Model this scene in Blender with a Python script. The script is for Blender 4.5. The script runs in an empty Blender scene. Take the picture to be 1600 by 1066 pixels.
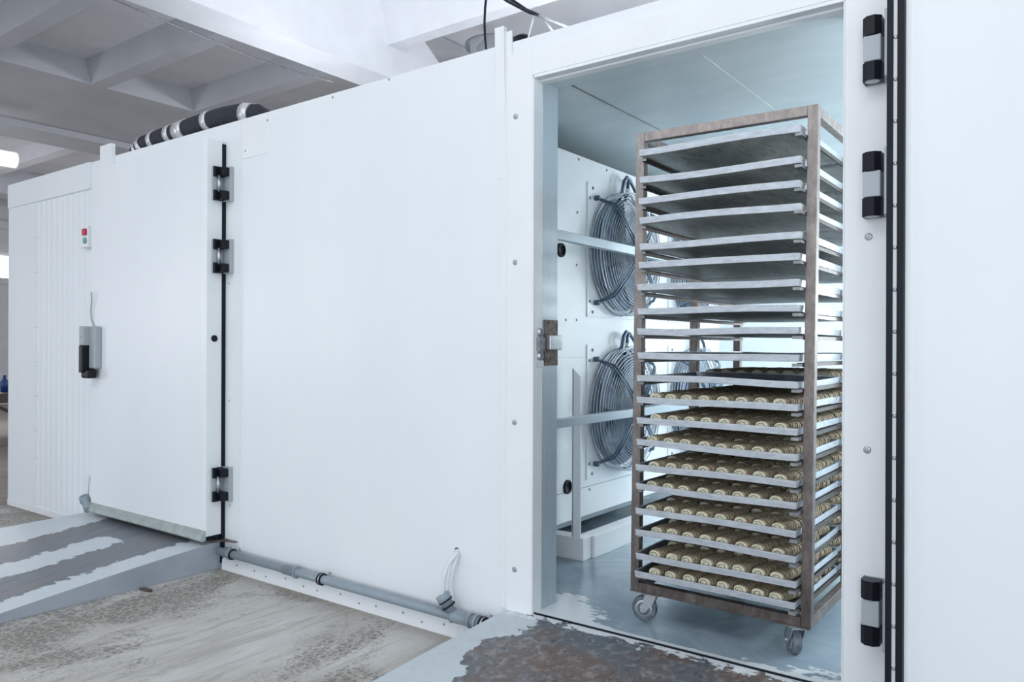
import bpy, bmesh, math, random
from mathutils import Vector, Matrix, Euler
random.seed(7)
R = math.radians; PI = math.pi
scene = bpy.context.scene
COL = scene.collection

# ------------------------------------------------------------------ camera
CAM = Vector((0, -2.505, 1.22)); YAW = R(36.5); FPX = 1217.0
cam = bpy.data.objects.new('camera', bpy.data.cameras.new('camera')); COL.objects.link(cam)
cam.data.sensor_width = 36; cam.data.lens = FPX/1600*36
cam.data.shift_y = 9/1600; cam.data.clip_start = .02; cam.data.clip_end = 200
cam.matrix_world = Matrix.Translation(CAM) @ Matrix.Rotation(YAW, 4, 'Z') @ Matrix.Rotation(R(90), 4, 'X') @ Matrix.Rotation(R(.2), 4, 'Z')
scene.camera = cam
# ------------------------------------------------------------------ view, world, lights
scene.view_settings.view_transform = 'Standard'; scene.view_settings.look = 'None'
scene.view_settings.gamma = 1; scene.view_settings.use_curve_mapping = False
scene.view_settings.exposure = 0.30
w = bpy.data.worlds.new('world'); scene.world = w; w.use_nodes = True
w.node_tree.nodes['Background'].inputs[0].default_value = (.80, .90, 1, 1)
w.node_tree.nodes['Background'].inputs[1].default_value = .98
def area(name, loc, target, sx, sy, power, col=(1, 1, 1)):
    l = bpy.data.lights.new(name, 'AREA'); l.shape = 'RECTANGLE'; l.size = sx; l.size_y = sy
    l.energy = power; l.color = col
    o = bpy.data.objects.new(name, l); COL.objects.link(o); o.location = loc
    o.rotation_euler = (Vector(target)-Vector(loc)).to_track_quat('-Z', 'Y').to_euler()
    return o
def point(name, loc, power, rad, col=(1, 1, 1)):
    l = bpy.data.lights.new(name, 'POINT'); l.energy = power; l.shadow_soft_size = rad; l.color = col
    o = bpy.data.objects.new(name, l); COL.objects.link(o); o.location = loc; return o
area('window_daylight', (1.5, -8.5, 1.9), (-2.0, 0, 1.2), 8, 2.8, 150, (.90, .95, 1))
area('hall_fill', (-2.0, -3.0, 4.0), (-2.6, -.4, 0), 8, .8, 55, (.97, .98, 1))  # added overhead light with no fitting modelled
point('hall_fill', (-12.5, -6.0, 1.8), 230, .5, (.95, .96, 1))  # unseen fill added at left to brighten the hall ceiling
point('hall_fill', (-5.5, 7.5, 3.0), 210, .3, (.95, .96, 1))  # unseen fill added behind the box to light the ceiling
point('hall_fill', (-2.5, 7.5, 2.6), 260, .3, (.95, .96, 1))  # second unseen fill behind the box, added for the right ceiling
point('hall_fill', (-13.5, 2.0, 1.6), 55, .4, (.95, .96, 1))  # weak unseen fill added under the far left bays
area('box_top_lamp', (-2.2, 1.9, 2.75), (-2.9, 2.3, 4.4), 1.6, .5, 36, (.95, .97, 1))
area('soffit_fill', (-5.0, 1.4, 2.62), (-5.15, 1.5, 3.6), .25, 2.6, 13, (.95, .97, 1))  # no such fixture on the roof; added to brighten the girder soffit
point('cold_room_light', (.1, 3.4, 1.5), 62, .18, (.92, .97, 1))  # bare light added close to the back wall to whiten it
point('cold_room_light', (.45, .9, 1.5), 30, .15, (.92, .97, 1))  # bare light added to brighten the right side inside
area('cold_room_light', (-1.6, 2.9, 2.18), (-1.7, 2.6, 0), 1.2, .25, 18, (.92, .97, 1))

# ------------------------------------------------------------------ measuring
# pixel of the 1600x1066 photograph -> world ray, met with a plane
def ray(u, v):
    t = (u + .0035*(v-542) - 800)/FPX; s = (542 + .0035*(u-800) - v)/FPX
    c, n = math.cos(YAW), math.sin(YAW)
    return Vector((c*t - n, n*t + c, s))
def aty(u, v, y):
    r = ray(u, v); k = (y-CAM.y)/r.y; return CAM + r*k
def atx(u, v, x):
    r = ray(u, v); k = (x-CAM.x)/r.x; return CAM + r*k
def atz(u, v, z):
    r = ray(u, v); k = (z-CAM.z)/r.z; return CAM + r*k

# ------------------------------------------------------------------ materials
def new(name):
    m = bpy.data.materials.new(name); m.use_nodes = True
    return m, m.node_tree, m.node_tree.nodes['Principled BSDF']
def N(nt, t, **kw):
    n = nt.nodes.new(t)
    for k, v in kw.items():
        if k in n.inputs: n.inputs[k].default_value = v
        else: setattr(n, k, v)
    return n
def coords(nt, scale=(1, 1, 1), world=True, rot=(0, 0, 0)):
    g = N(nt, 'ShaderNodeNewGeometry') if world else N(nt, 'ShaderNodeTexCoord')
    mp = N(nt, 'ShaderNodeMapping'); mp.inputs['Scale'].default_value = scale; mp.inputs['Rotation'].default_value = rot
    nt.links.new(g.outputs['Position' if world else 'Object'], mp.inputs[0]); return mp.outputs[0]
def noise(nt, vec, scale, detail=4, rough=.6, dist=0):
    n = N(nt, 'ShaderNodeTexNoise'); n.inputs['Scale'].default_value = scale
    n.inputs['Detail'].default_value = detail; n.inputs['Roughness'].default_value = rough
    n.inputs['Distortion'].default_value = dist
    nt.links.new(vec, n.inputs['Vector']); return n.outputs['Fac']
def ramp(nt, fac, stops):
    r = N(nt, 'ShaderNodeValToRGB'); e = r.color_ramp.elements
    while len(e) < len(stops): e.new(.5)
    for i, (p, c) in enumerate(stops):
        e[i].position = p; e[i].color = (*c, 1) if len(c) == 3 else c
    nt.links.new(fac, r.inputs[0]); return r.outputs[0]
def math_(nt, op, a, b=None, clamp=False):
    n = N(nt, 'ShaderNodeMath', operation=op); n.use_clamp = clamp
    for i, x in enumerate((a, b)):
        if x is None: continue
        if isinstance(x, (int, float)): n.inputs[i].default_value = x
        else: nt.links.new(x, n.inputs[i])
    return n.outputs[0]
def mix(nt, f, a, b):
    n = N(nt, 'ShaderNodeMix', data_type='RGBA')
    for i, x in ((0, f), (6, a), (7, b)):
        if isinstance(x, (int, float)): n.inputs[i].default_value = x
        elif isinstance(x, tuple): n.inputs[i].default_value = (*x, 1) if len(x) == 3 else x
        else: nt.links.new(x, n.inputs[i])
    return n.outputs[2]
def sepx(nt):
    g = N(nt, 'ShaderNodeNewGeometry'); s = N(nt, 'ShaderNodeSeparateXYZ'); nt.links.new(g.outputs['Position'], s.inputs[0]); return s.outputs
def bump(nt, b, h, strength, dist):
    n = N(nt, 'ShaderNodeBump'); n.inputs['Strength'].default_value = strength; n.inputs['Distance'].default_value = dist
    nt.links.new(h, n.inputs['Height']); nt.links.new(n.outputs[0], b.inputs['Normal'])
def simple(name, col, rough=.5, metal=0, var=0, vscale=6, coat=0, stretch=(1, 1, 1), bmp=0):
    m, nt, b = new(name)
    b.inputs['Roughness'].default_value = rough; b.inputs['Metallic'].default_value = metal
    b.inputs['Coat Weight'].default_value = coat
    f = noise(nt, coords(nt, stretch), vscale, 5)
    lo = tuple(max(0, c*(1-var)) for c in col); hi = tuple(min(1, c*(1+var)) for c in col)
    nt.links.new(ramp(nt, f, [(.3, lo), (.7, hi)]), b.inputs['Base Color'])
    if bmp: bump(nt, b, f, .4, bmp)
    return m

M = {}
# white steel-faced sandwich panel, faint waviness of the sheet
m, nt, b = new('white_panel')
f = noise(nt, coords(nt, (1.2, 1.2, .5)), 1.5, 3)
nt.links.new(ramp(nt, f, [(.3, (.80, .835, .865)), (.7, (.84, .87, .895))]), b.inputs['Base Color'])
b.inputs['Roughness'].default_value = .40; b.inputs['Specular IOR Level'].default_value = .5
bump(nt, b, noise(nt, coords(nt, (3, 3, .6)), 2.0, 2), .25, .004)
M['panel'] = m
# the same sheet, pressed with narrow vertical ribs
M['trim'] = simple('white_trim', (.84, .865, .885), .38, var=.02)
M['inner'] = simple('inner_panel', (.76, .82, .84), .4, var=.04, vscale=2)
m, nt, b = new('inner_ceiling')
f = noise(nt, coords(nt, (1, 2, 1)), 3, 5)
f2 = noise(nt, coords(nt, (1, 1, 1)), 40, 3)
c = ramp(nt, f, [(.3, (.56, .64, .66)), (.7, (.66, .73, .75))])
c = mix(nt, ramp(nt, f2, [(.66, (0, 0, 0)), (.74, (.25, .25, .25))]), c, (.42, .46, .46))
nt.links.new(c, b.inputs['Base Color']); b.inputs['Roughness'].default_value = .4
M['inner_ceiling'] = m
M['alu'] = simple('jamb_aluminium_shaded', (.50, .58, .64), .42, .35, var=.05, vscale=60, stretch=(1, 1, .1))  # aluminium grey deepened with the shade on the jamb face
M['steel'] = simple('brushed_steel', (.52, .55, .58), .35, .8, var=.08, vscale=20)
M['steel_dark'] = simple('worn_steel', (.30, .30, .31), .45, .8, var=.25, vscale=40)
M['hinge_grey'] = simple('hinge_grey_plastic', (.42, .46, .49), .4, .2, var=.03)
M['black'] = simple('black_plastic', (.003, .005, .010), .38, var=.2)
M['rubber'] = simple('black_rubber', (.003, .005, .012), .5, var=.2)
M['screw'] = simple('screw_zinc', (.45, .47, .5), .35, .6, var=.1, vscale=60)
M['pipe'] = simple('grey_pipe_plastic', (.28, .335, .38), .35, var=.06, vscale=15)
M['pipe_light'] = simple('grey_box_plastic', (.38, .42, .44), .45, var=.04)
M['hose'] = simple('white_hose', (.74, .78, .80), .3, var=.05, vscale=40)
M['fanwire'] = simple('fan_guard_wire', (.10, .14, .20), .3, .6, var=.15, vscale=30)
M['fanring'] = simple('fan_guard_ring_wire', (.40, .46, .52), .3, .5, var=.15, vscale=30)
M['fanblade'] = simple('fan_blade', (.06, .09, .15), .4, .1, var=.1)
M['fanwell'] = simple('fan_well', (.20, .25, .31), .6, var=.1)
M['bar_rail'] = simple('galvanised_rail', (.46, .53, .58), .4, .4, var=.05, vscale=30)
M['red'] = simple('red_button', (.55, .02, .05), .35, var=.05)
M['green'] = simple('green_button', (.16, .34, .33), .4, var=.05)
M['tape'] = simple('silver_tape', (.70, .70, .72), .35, .5, var=.2, vscale=30)
M['insul'] = simple('black_insulation', (.022, .026, .035), .75, var=.3, vscale=30)
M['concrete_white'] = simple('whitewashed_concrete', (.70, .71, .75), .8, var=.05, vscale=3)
M['concrete_dim'] = simple('dimmed_concrete', (.48, .495, .535), .8, var=.08, vscale=1.2)  # dimness of the left bays put into the colour; paint is the same
M['wallgrey'] = simple('hall_wall_paint', (.60, .60, .63), .8, var=.04)
M['vent_grey'] = simple('dull_grey_sheet', (.24, .25, .27), .6, var=.1)
M['table'] = simple('dark_brown_table', (.07, .06, .055), .6, var=.2)
M['blue'] = simple('blue_plastic', (.02, .06, .22), .4, var=.1)
M['rubbed_rubber'] = simple('caster_rubber', (.13, .15, .18), .5, var=.5, vscale=40)
# rusty rack frame
def rustmat(name, a, b_, c_):
    m, nt, b = new(name)
    f = noise(nt, coords(nt, (1, 1, .5)), 28, 8, .75)
    col = ramp(nt, f, [(.3, a), (.5, b_), (.72, c_)])
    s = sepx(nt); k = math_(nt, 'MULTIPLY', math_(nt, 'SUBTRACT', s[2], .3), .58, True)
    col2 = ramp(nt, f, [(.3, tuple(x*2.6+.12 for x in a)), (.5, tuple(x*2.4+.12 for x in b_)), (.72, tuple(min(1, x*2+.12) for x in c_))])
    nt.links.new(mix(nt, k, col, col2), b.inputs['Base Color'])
    b.inputs['Roughness'].default_value = .5; b.inputs['Metallic'].default_value = .3
    bump(nt, b, f, .3, .002); return m
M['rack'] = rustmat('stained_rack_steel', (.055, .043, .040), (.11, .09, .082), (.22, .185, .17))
M['runner'] = simple('rack_runner_steel', (.085, .07, .065), .45, .5, var=.35, vscale=40)
# aluminium trays: rim, dirty bottom
m, nt, b = new('tray_aluminium')
f = noise(nt, coords(nt, (3, 3, 10)), 9, 7, .7)
nt.links.new(ramp(nt, f, [(.3, (.44, .48, .53)), (.55, (.58, .62, .67)), (.75, (.72, .75, .79))]), b.inputs['Base Color'])
b.inputs['Roughness'].default_value = .42; b.inputs['Metallic'].default_value = .45
M['tray'] = m
m, nt, b = new('tray_underside')
f = noise(nt, coords(nt, (2, 1, 1), rot=(0, 0, .4)), 7, 9, .75, .8)
f2 = noise(nt, coords(nt, (6, 1, 1)), 9, 8, .8)
c = ramp(nt, f, [(.32, (.26, .29, .285)), (.5, (.46, .485, .46)), (.7, (.62, .64, .59))])
c = mix(nt, ramp(nt, f2, [(.54, (0, 0, 0)), (.66, (.9, .9, .9))]), c, (.07, .075, .08))
nt.links.new(c, b.inputs['Base Color']); b.inputs['Roughness'].default_value = .45; b.inputs['Metallic'].default_value = .3
M['tray_under'] = m
M['tray_in'] = simple('tray_inside_greased', (.21, .24, .28), .35, .5, var=.3, vscale=14)
M['tray_dark'] = simple('tray_blackened', (.06, .065, .075), .4, .5, var=.4, vscale=14)
# dough
m, nt, b = new('roll_dough')
f = noise(nt, coords(nt), 60, 5)
nt.links.new(ramp(nt, f, [(.3, (.36, .29, .205)), (.7, (.48, .40, .295))]), b.inputs['Base Color'])
b.inputs['Roughness'].default_value = .8; M['dough'] = m
M['cream'] = simple('roll_cut_end', (.66, .63, .50), .7, var=.12, vscale=120)
M['filling'] = simple('green_filling', (.16, .24, .09), .7, var=.3, vscale=120)
M['groove'] = simple('roll_slit_shade', (.12, .10, .06), .9, var=.3, vscale=120)  # dark colour stands in for the shade inside the cuts

# hall floor: worn concrete
m, nt, b = new('worn_concrete_floor')
base = noise(nt, coords(nt, (1, .6, 1), rot=(0, 0, .5)), 2.6, 10, .62, .5)
pat = noise(nt, coords(nt, (1, .7, 1), rot=(0, 0, .9)), 1.35, 12, .66, .7)
fine = noise(nt, coords(nt), 55, 8, .8, .6)
c = ramp(nt, base, [(.32, (.47, .455, .42)), (.50, (.58, .575, .545)), (.68, (.66, .655, .63))])
st = noise(nt, coords(nt, (7, .9, 1), rot=(0, 0, .75)), 2.2, 9, .72, 1.0)
c = mix(nt, ramp(nt, st, [(.50, (0, 0, 0)), (.62, (.7, .7, .7))]), c, (.40, .385, .355))
pe = math_(nt, 'ADD', pat, math_(nt, 'MULTIPLY', math_(nt, 'SUBTRACT', fine, .5), .42))
v = N(nt, 'ShaderNodeTexVoronoi', feature='DISTANCE_TO_EDGE'); v.inputs['Scale'].default_value = 38
nt.links.new(coords(nt, (1, .7, 1), rot=(0, 0, .3)), v.inputs['Vector'])
cr = ramp(nt, v.outputs['Distance'], [(.02, (.44, .41, .36)), (.14, (.20, .19, .175))])
c = mix(nt, ramp(nt, noise(nt, coords(nt), 130, 4, .8), [(.56, (0, 0, 0)), (.68, (.55, .55, .55))]), c, (.36, .35, .33))
c = mix(nt, ramp(nt, pe, [(.495, (0, 0, 0)), (.56, (.92, .92, .92))]), c, cr)
s = sepx(nt)
gy = math_(nt, 'ADD', s[1], math_(nt, 'MULTIPLY', fine, .10))
c = mix(nt, ramp(nt, math_(nt, 'ADD', gy, .5), [(.43, (0, 0, 0)), (.54, (.7, .7, .7))]), c, (.25, .20, .16))
nt.links.new(c, b.inputs['Base Color']); b.inputs['Roughness'].default_value = .6
bump(nt, b, fine, .35, .004); M['floor'] = m

# cold room floor: glossy blue-grey paint, white paint scuffs by the sill
m, nt, b = new('painted_cold_room_floor')
s = sepx(nt)
f = noise(nt, coords(nt, (1, 1, 1)), 2.2, 8, .65, .6)
c = ramp(nt, f, [(.3, (.19, .27, .34)), (.5, (.27, .36, .43)), (.72, (.42, .51, .57))])
fl = noise(nt, coords(nt, (1.1, 2.4, 1)), 9, 7, .6, .3)
e = math_(nt, 'ADD', math_(nt, 'MULTIPLY', s[1], -3.4), math_(nt, 'MULTIPLY', fl, 1.5))
# more white next to the left jamb and near the right post
lj = math_(nt, 'MULTIPLY', math_(nt, 'ADD', math_(nt, 'MULTIPLY', math_(nt, 'ADD', s[0], 1.36), -1.0), 0), 3.0, True)
sl = math_(nt, 'MULTIPLY', math_(nt, 'LESS_THAN', s[1], .028), .36)
e = math_(nt, 'ADD', e, sl)
rp = math_(nt, 'MULTIPLY', math_(nt, 'ADD', s[0], .98), 1.15, True)
e = math_(nt, 'ADD', e, math_(nt, 'ADD', lj, rp))
c = mix(nt, ramp(nt, e, [(.82, (0, 0, 0)), (.845, (1, 1, 1))]), c, (.74, .79, .82))
nt.links.new(c, b.inputs['Base Color']); b.inputs['Roughness'].default_value = .22
M['cold_floor'] = m

# right ramp: paint worn off the checker plate
def wear(nt, edge_noise, x_out, lo, hi):
    return ramp(nt, x_out, [(lo, (0, 0, 0)), (hi, (1, 1, 1))])
m, nt, b = new('worn_ramp_plate')
s = sepx(nt)
big = noise(nt, coords(nt), 5, 8, .62, .2); fine = noise(nt, coords(nt), 30, 6, .7)
paint = mix(nt, ramp(nt, fine, [(.4, (0, 0, 0)), (.8, (.5, .5, .5))]), (.56, .635, .67), (.46, .50, .515))
rust = noise(nt, coords(nt), 3.2, 6, .6)
met = ramp(nt, rust, [(.36, (.085, .11, .14)), (.5, (.13, .135, .145)), (.62, (.145, .105, .09)), (.75, (.19, .16, .14))])
vo = N(nt, 'ShaderNodeTexVoronoi'); vo.inputs['Scale'].default_value = 34
nt.links.new(coords(nt, (1, .55, 1), rot=(0, 0, .785)), vo.inputs['Vector'])
met = mix(nt, ramp(nt, vo.outputs['Distance'], [(.05, (.75, .75, .75)), (.30, (0, 0, 0))]), met, (.03, .04, .055))
met = mix(nt, ramp(nt, fine, [(.50, (0, 0, 0)), (.68, (.75, .75, .75))]), met, (.34, .34, .345))
k = math_(nt, 'ADD', math_(nt, 'MULTIPLY', math_(nt, 'ADD', s[0], 1.70), 3.0), math_(nt, 'MULTIPLY', math_(nt, 'SUBTRACT', big, .5), 2.0))
k2 = math_(nt, 'ADD', math_(nt, 'MULTIPLY', math_(nt, 'ADD', s[1], .085), -5), math_(nt, 'MULTIPLY', math_(nt, 'SUBTRACT', fine, .5), 2.2))
mk = ramp(nt, k, [(.0, (0, 0, 0)), (.03, (1, 1, 1))])
sp = noise(nt, coords(nt), 11, 6, .6, .3)
mk = math_(nt, 'SUBTRACT', mk, ramp(nt, math_(nt, 'ADD', sp, math_(nt, 'MULTIPLY', math_(nt, 'ADD', s[1], .05), 1.0)), [(.645, (0, 0, 0)), (.66, (1, 1, 1))]), True)
edge = ramp(nt, math_(nt, 'ADD', math_(nt, 'MULTIPLY', s[1], 9), math_(nt, 'MULTIPLY', noise(nt, coords(nt, (1, 2, 1)), 16, 7, .65), 2.4)), [(.93, (0, 0, 0)), (.95, (1, 1, 1))])
mk = math_(nt, 'SUBTRACT', mk, edge, True)
paint = mix(nt, edge, paint, (.74, .79, .82))
nt.links.new(mix(nt, mk, paint, met), b.inputs['Base Color'])
b.inputs['Roughness'].default_value = .42
bump(nt, b, vo.outputs['Distance'], .35, .003); M['ramp_right'] = m

# left ramp: painted bands and bare bands
m, nt, b = new('striped_ramp_plate')
s = sepx(nt)
jx = math_(nt, 'ADD', s[0], math_(nt, 'MULTIPLY', math_(nt, 'SUBTRACT', noise(nt, coords(nt, (1, 1.6, 1)), 7, 8, .65), .5), .22))
jx = math_(nt, 'ADD', jx, math_(nt, 'MULTIPLY', math_(nt, 'SUBTRACT', noise(nt, coords(nt, (1, .7, 1)), 38, 5, .7), .5), .10))
mr = N(nt, 'ShaderNodeMapRange'); mr.inputs[1].default_value = -5.2; mr.inputs[2].default_value = -3.8
nt.links.new(jx, mr.inputs[0]); Z0, O1 = (0, 0, 0), (1, 1, 1)
r = N(nt, 'ShaderNodeValToRGB'); r.color_ramp.interpolation = 'CONSTANT'; e = r.color_ramp.elements
for i in range(3): e.new(.5)
for i, (p, c_) in enumerate([(0, Z0), (.22, O1), (.475, Z0), (.64, O1), (.865, Z0)]):
    e[i].position = p; e[i].color = (*c_, 1)
nt.links.new(mr.outputs[0], r.inputs[0])
# the middle painted band wears out before the sill
bare = noise(nt, coords(nt, (3, .6, 1)), 5, 8, .7)
metc = ramp(nt, bare, [(.3, (.10, .125, .155)), (.5, (.17, .19, .22)), (.64, (.19, .165, .15)), (.78, (.34, .35, .36))])
top_ = math_(nt, 'GREATER_THAN', math_(nt, 'ADD', s[1], math_(nt, 'MULTIPLY', bare, .12)), -.24)
inx = math_(nt, 'MULTIPLY', math_(nt, 'GREATER_THAN', jx, -4.7), math_(nt, 'LESS_THAN', jx, -4.15))
mk = math_(nt, 'MAXIMUM', r.outputs[0], math_(nt, 'MULTIPLY', top_, inx))
paint = mix(nt, ramp(nt, noise(nt, coords(nt), 20, 6), [(.5, Z0), (.8, (.4, .4, .4))]), (.62, .68, .715), (.50, .54, .55))
nt.links.new(mix(nt, mk, paint, metc), b.inputs['Base Color']); b.inputs['Roughness'].default_value = .4
M['ramp_left'] = m
M['ramp_side'] = simple('ramp_side_paint', (.35, .39, .44), .45, var=.12, vscale=3)
M['sash'] = simple('grey_green_strip', (.42, .47, .45), .4, .2, var=.15, vscale=20)
M['rusty'] = simple('rusty_latch', (.13, .10, .09), .5, .4, var=.8, vscale=45)

def emit(name, col, s_):
    m, nt, b = new(name); b.inputs['Base Color'].default_value = (.8, .8, .8, 1)
    b.inputs['Emission Color'].default_value = (*col, 1); b.inputs['Emission Strength'].default_value = s_; return m
for k_ in ('black', 'rubber'): M[k_].node_tree.nodes['Principled BSDF'].inputs['Specular IOR Level'].default_value = .3
M['lamp'] = emit('lamp_tube_glow', (1, 1, 1), .65)
M['daylight'] = emit('window_daylight_glow', (.95, .97, 1), 1.3)

# ------------------------------------------------------------------ mesh helpers
class MB:
    def __init__(s): s.bm = bmesh.new()
    def box(s, x0, x1, y0, y1, z0, z1, bev=0, mi=0):
        ret = bmesh.ops.create_cube(s.bm, size=1)
        vs = ret['verts']
        for v in vs:
            v.co = Vector(((x0+x1)/2 + v.co.x*(x1-x0), (y0+y1)/2 + v.co.y*(y1-y0), (z0+z1)/2 + v.co.z*(z1-z0)))
        fs = {f for v in vs for f in v.link_faces}
        for f in fs: f.material_index = mi
        if bev:
            es = list({e for v in vs for e in v.link_edges})
            bmesh.ops.bevel(s.bm, geom=es, offset=bev, segments=2, affect='EDGES', profile=.5)
        return s
    def tube(s, pts, r, seg=10, closed=False, cap=True, smooth=True, mi=0, sy=1):
        pts = [Vector(p) for p in pts]; n = len(pts); rings = []
        rs = r if isinstance(r, (list, tuple)) else [r]*n
        up = None
        for i, p in enumerate(pts):
            if closed: t = (pts[(i+1) % n]-pts[i-1])
            else: t = pts[min(i+1, n-1)]-pts[max(i-1, 0)]
            t.normalize()
            if up is None:
                up = Vector((0, 0, 1)) if abs(t.z) < .9 else Vector((0, 1, 0))
            a = up.cross(t); 
            if a.length < 1e-4: a = Vector((1, 0, 0)).cross(t)
            a.normalize(); b_ = t.cross(a).normalized(); up = b_
            rings.append([s.bm.verts.new(p + a*math.cos(2*PI*k/seg)*rs[i] + b_*math.sin(2*PI*k/seg)*rs[i]*sy) for k in range(seg)])
        fs = []
        for i in range(n if closed else n-1):
            A, B = rings[i], rings[(i+1) % n]
            for k in range(seg):
                f = s.bm.faces.new((A[k], A[(k+1) % seg], B[(k+1) % seg], B[k])); f.smooth = smooth; f.material_index = mi
        if cap and not closed:
            s.bm.faces.new(rings[0][::-1]).material_index = mi; s.bm.faces.new(rings[-1]).material_index = mi
        return s
    def cyl(s, a, b, r, seg=20, mi=0, r2=None): return s.tube([a, b], [r, r if r2 is None else r2], seg, mi=mi)
    def lathe(s, c, axis, prof, seg=32, mi=0):   # prof: (distance along axis, radius)
        c = Vector(c); ax = Vector(axis).normalized(); u = ax.orthogonal().normalized(); v = ax.cross(u); rings = []
        for (h, r) in prof:
            if r < 1e-6: rings.append([s.bm.verts.new(c+ax*h)])
            else: rings.append([s.bm.verts.new(c+ax*h+u*math.cos(2*PI*k/seg)*r+v*math.sin(2*PI*k/seg)*r) for k in range(seg)])
        for A, B in zip(rings, rings[1:]):
            for k in range(seg):
                q = [A[k % len(A)], A[(k+1) % len(A)], B[(k+1) % len(B)], B[k % len(B)]]
                q2 = []
                for x in q:
                    if x not in q2: q2.append(x)
                if len(q2) > 2:
                    f = s.bm.faces.new(q2); f.smooth = True; f.material_index = mi
        return s
    def prism(s, poly, ext, mi=0):    # poly: list of 3D points, extruded by vector ext
        a = [s.bm.verts.new(Vector(p)) for p in poly]; b_ = [s.bm.verts.new(Vector(p)+Vector(ext)) for p in poly]
        n = len(a)
        s.bm.faces.new(a[::-1]).material_index = mi; s.bm.faces.new(b_).material_index = mi
        for i in range(n): s.bm.faces.new((a[i], a[(i+1) % n], b_[(i+1) % n], b_[i])).material_index = mi
        return s
    def build(s, name, mat, parent=None, local=False):
        bmesh.ops.recalc_face_normals(s.bm, faces=s.bm.faces)
        me = bpy.data.meshes.new(name); s.bm.to_mesh(me); s.bm.free()
        for m_ in (mat if isinstance(mat, (list, tuple)) else [mat]): me.materials.append(m_)
        o = bpy.data.objects.new(name, me); COL.objects.link(o)
        if parent is not None:
            o.parent = parent
            if not local:
                o.matrix_parent_inverse = world_of(parent).inverted()
        return o
def world_of(o):
    mw = o.matrix_basis.copy()
    if o.parent: mw = world_of(o.parent) @ o.matrix_parent_inverse @ mw
    return mw
def tag(o, label=None, cat=None, group=None, kind=None):
    if label: o['label'] = label
    if cat: o['category'] = cat
    if group: o['group'] = group
    if kind: o['kind'] = kind
    return o
def empty(name, loc=(0, 0, 0), label=None, cat=None, group=None, kind=None):
    o = bpy.data.objects.new(name, None); COL.objects.link(o); o.location = loc; o.empty_display_size = .05
    return tag(o, label, cat, group, kind)
def structure(o, label, cat): return tag(o, label, cat, kind='structure')

# ------------------------------------------------------------------ the hall
ZF = .18                                                    # cold room floor level
floor = structure(MB().box(-22, 8, -12, 14, -.1, 0).build('floor', M['floor']), 'worn grey concrete hall floor with rough scraped patches', 'floor')
SL = 4.4                                                    # underside of the slab
ceil = structure(MB().box(-22, 8, -12, 14, SL, SL+.15).build('ceiling', M['concrete_white']), 'whitewashed concrete hall ceiling with deep ribs and girders', 'ceiling')
g = MB()
g.prism([(-5.34, -12, 3.6), (-5.34, -12, SL), (-5.34, 2.35, SL), (-5.34, 3.25, 3.78), (-5.34, 3.6, 3.6)], (.36, 0, 0))
g.build('girder', M['concrete_white'], ceil)
MB().box(-11.7, -11.0, -12, 14, 4.02, SL+.05).build('girder', M['concrete_dim'], ceil)
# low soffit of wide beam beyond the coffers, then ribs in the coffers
MB().box(-11.0, -8.85, -12, 14, 4.1, SL+.05).build('girder', M['concrete_dim'], ceil)
MB().box(-16.0, -15.4, -12, 14, 3.9, SL+.05).build('girder', M['concrete_dim'], ceil)
for y in (-1.9, -.65, .58, 1.72, 2.95, 4.15, 5.4):
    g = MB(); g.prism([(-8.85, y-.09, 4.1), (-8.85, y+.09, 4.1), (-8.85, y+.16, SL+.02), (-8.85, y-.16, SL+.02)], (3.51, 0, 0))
    g.build('rib', M['concrete_dim'], ceil)
    g = MB(); g.prism([(-15.4, y-.09, 4.15), (-15.4, y+.09, 4.15), (-15.4, y+.16, SL+.02), (-15.4, y-.16, SL+.02)], (3.75, 0, 0))
    g.build('rib', M['concrete_white'], ceil)
MB().box(-8.86, -5.33, -12, 14, SL-.04, SL-.005).build('coffer_panel', M['concrete_white'], ceil)  # same paint as the ribs, lightened in place of light
MB().box(-15.5, -11.6, -12, 14, SL-.04, SL-.005).build('coffer_panel', M['concrete_white'], ceil)
for y in (2.43, 4.3, 6.2, 8.1):
    g = MB(); g.prism([(-4.98, y-.07, 3.88), (-4.98, y+.07, 3.88), (-4.98, y+.2, SL+.02), (-4.98, y-.2, SL+.02)], (12, 0, 0))
    g.build('rib', M['concrete_white'], ceil)
structure(MB().box(-22, 8, 13.8, 14, 0, SL).build('wall_back', M['wallgrey']), 'pale grey rear wall of the hall', 'wall')
wl = structure(MB().box(-18.2, -18, -12, 14, 0, SL).build('wall_left', M['wallgrey']), 'pale grey far side wall of the hall', 'wall')

# far left strip of the hall
P = atx(5, 418, -17.95); wf = structure(MB().box(-17.99, -17.95, P.y-1.0, P.y+1.2, P.z-.22, P.z+.24, .01).build('window_1', M['daylight']), 'bright daylit window pane high on the far wall', 'window')
MB().box(-17.99, -17.9, P.y-1.1, P.y+1.3, P.z-.34, P.z-.22).build('window_sill', M['wallgrey'], wf)
P = atx(5, 350, -17.9)
tb = tag(MB().box(-17.98, -17.85, P.y-3, P.y+3, P.z-.10, P.z+.06, .01).build('wall_conduit', M['wallgrey']), 'grey horizontal duct running along the far hall wall', 'duct', None)
q = atx(4, 612, -11.5); zt = q.z
t = empty('work_table', (-11.5, q.y, 0), 'dark brown work table at far left edge behind the cold room', 'table')
MB().box(-12.1, -11.0, q.y-.9, q.y+.45, zt-.12, zt, .008).build('tabletop', M['table'], t)
for dx in (-12.05, -11.1):
    for dy in (-.82, .36):
        MB().tube([(dx, q.y+dy, zt-.1), (dx, q.y+dy, 0)], .025, 10).build('leg', M['table'], t)
MB().tube([(-11.05, q.y-.3, zt-.12), (-11.05, q.y+.36, zt-.48)], .02, 8).build('brace', M['table'], t)
p0 = atx(7, 590, -11.4)
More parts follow.
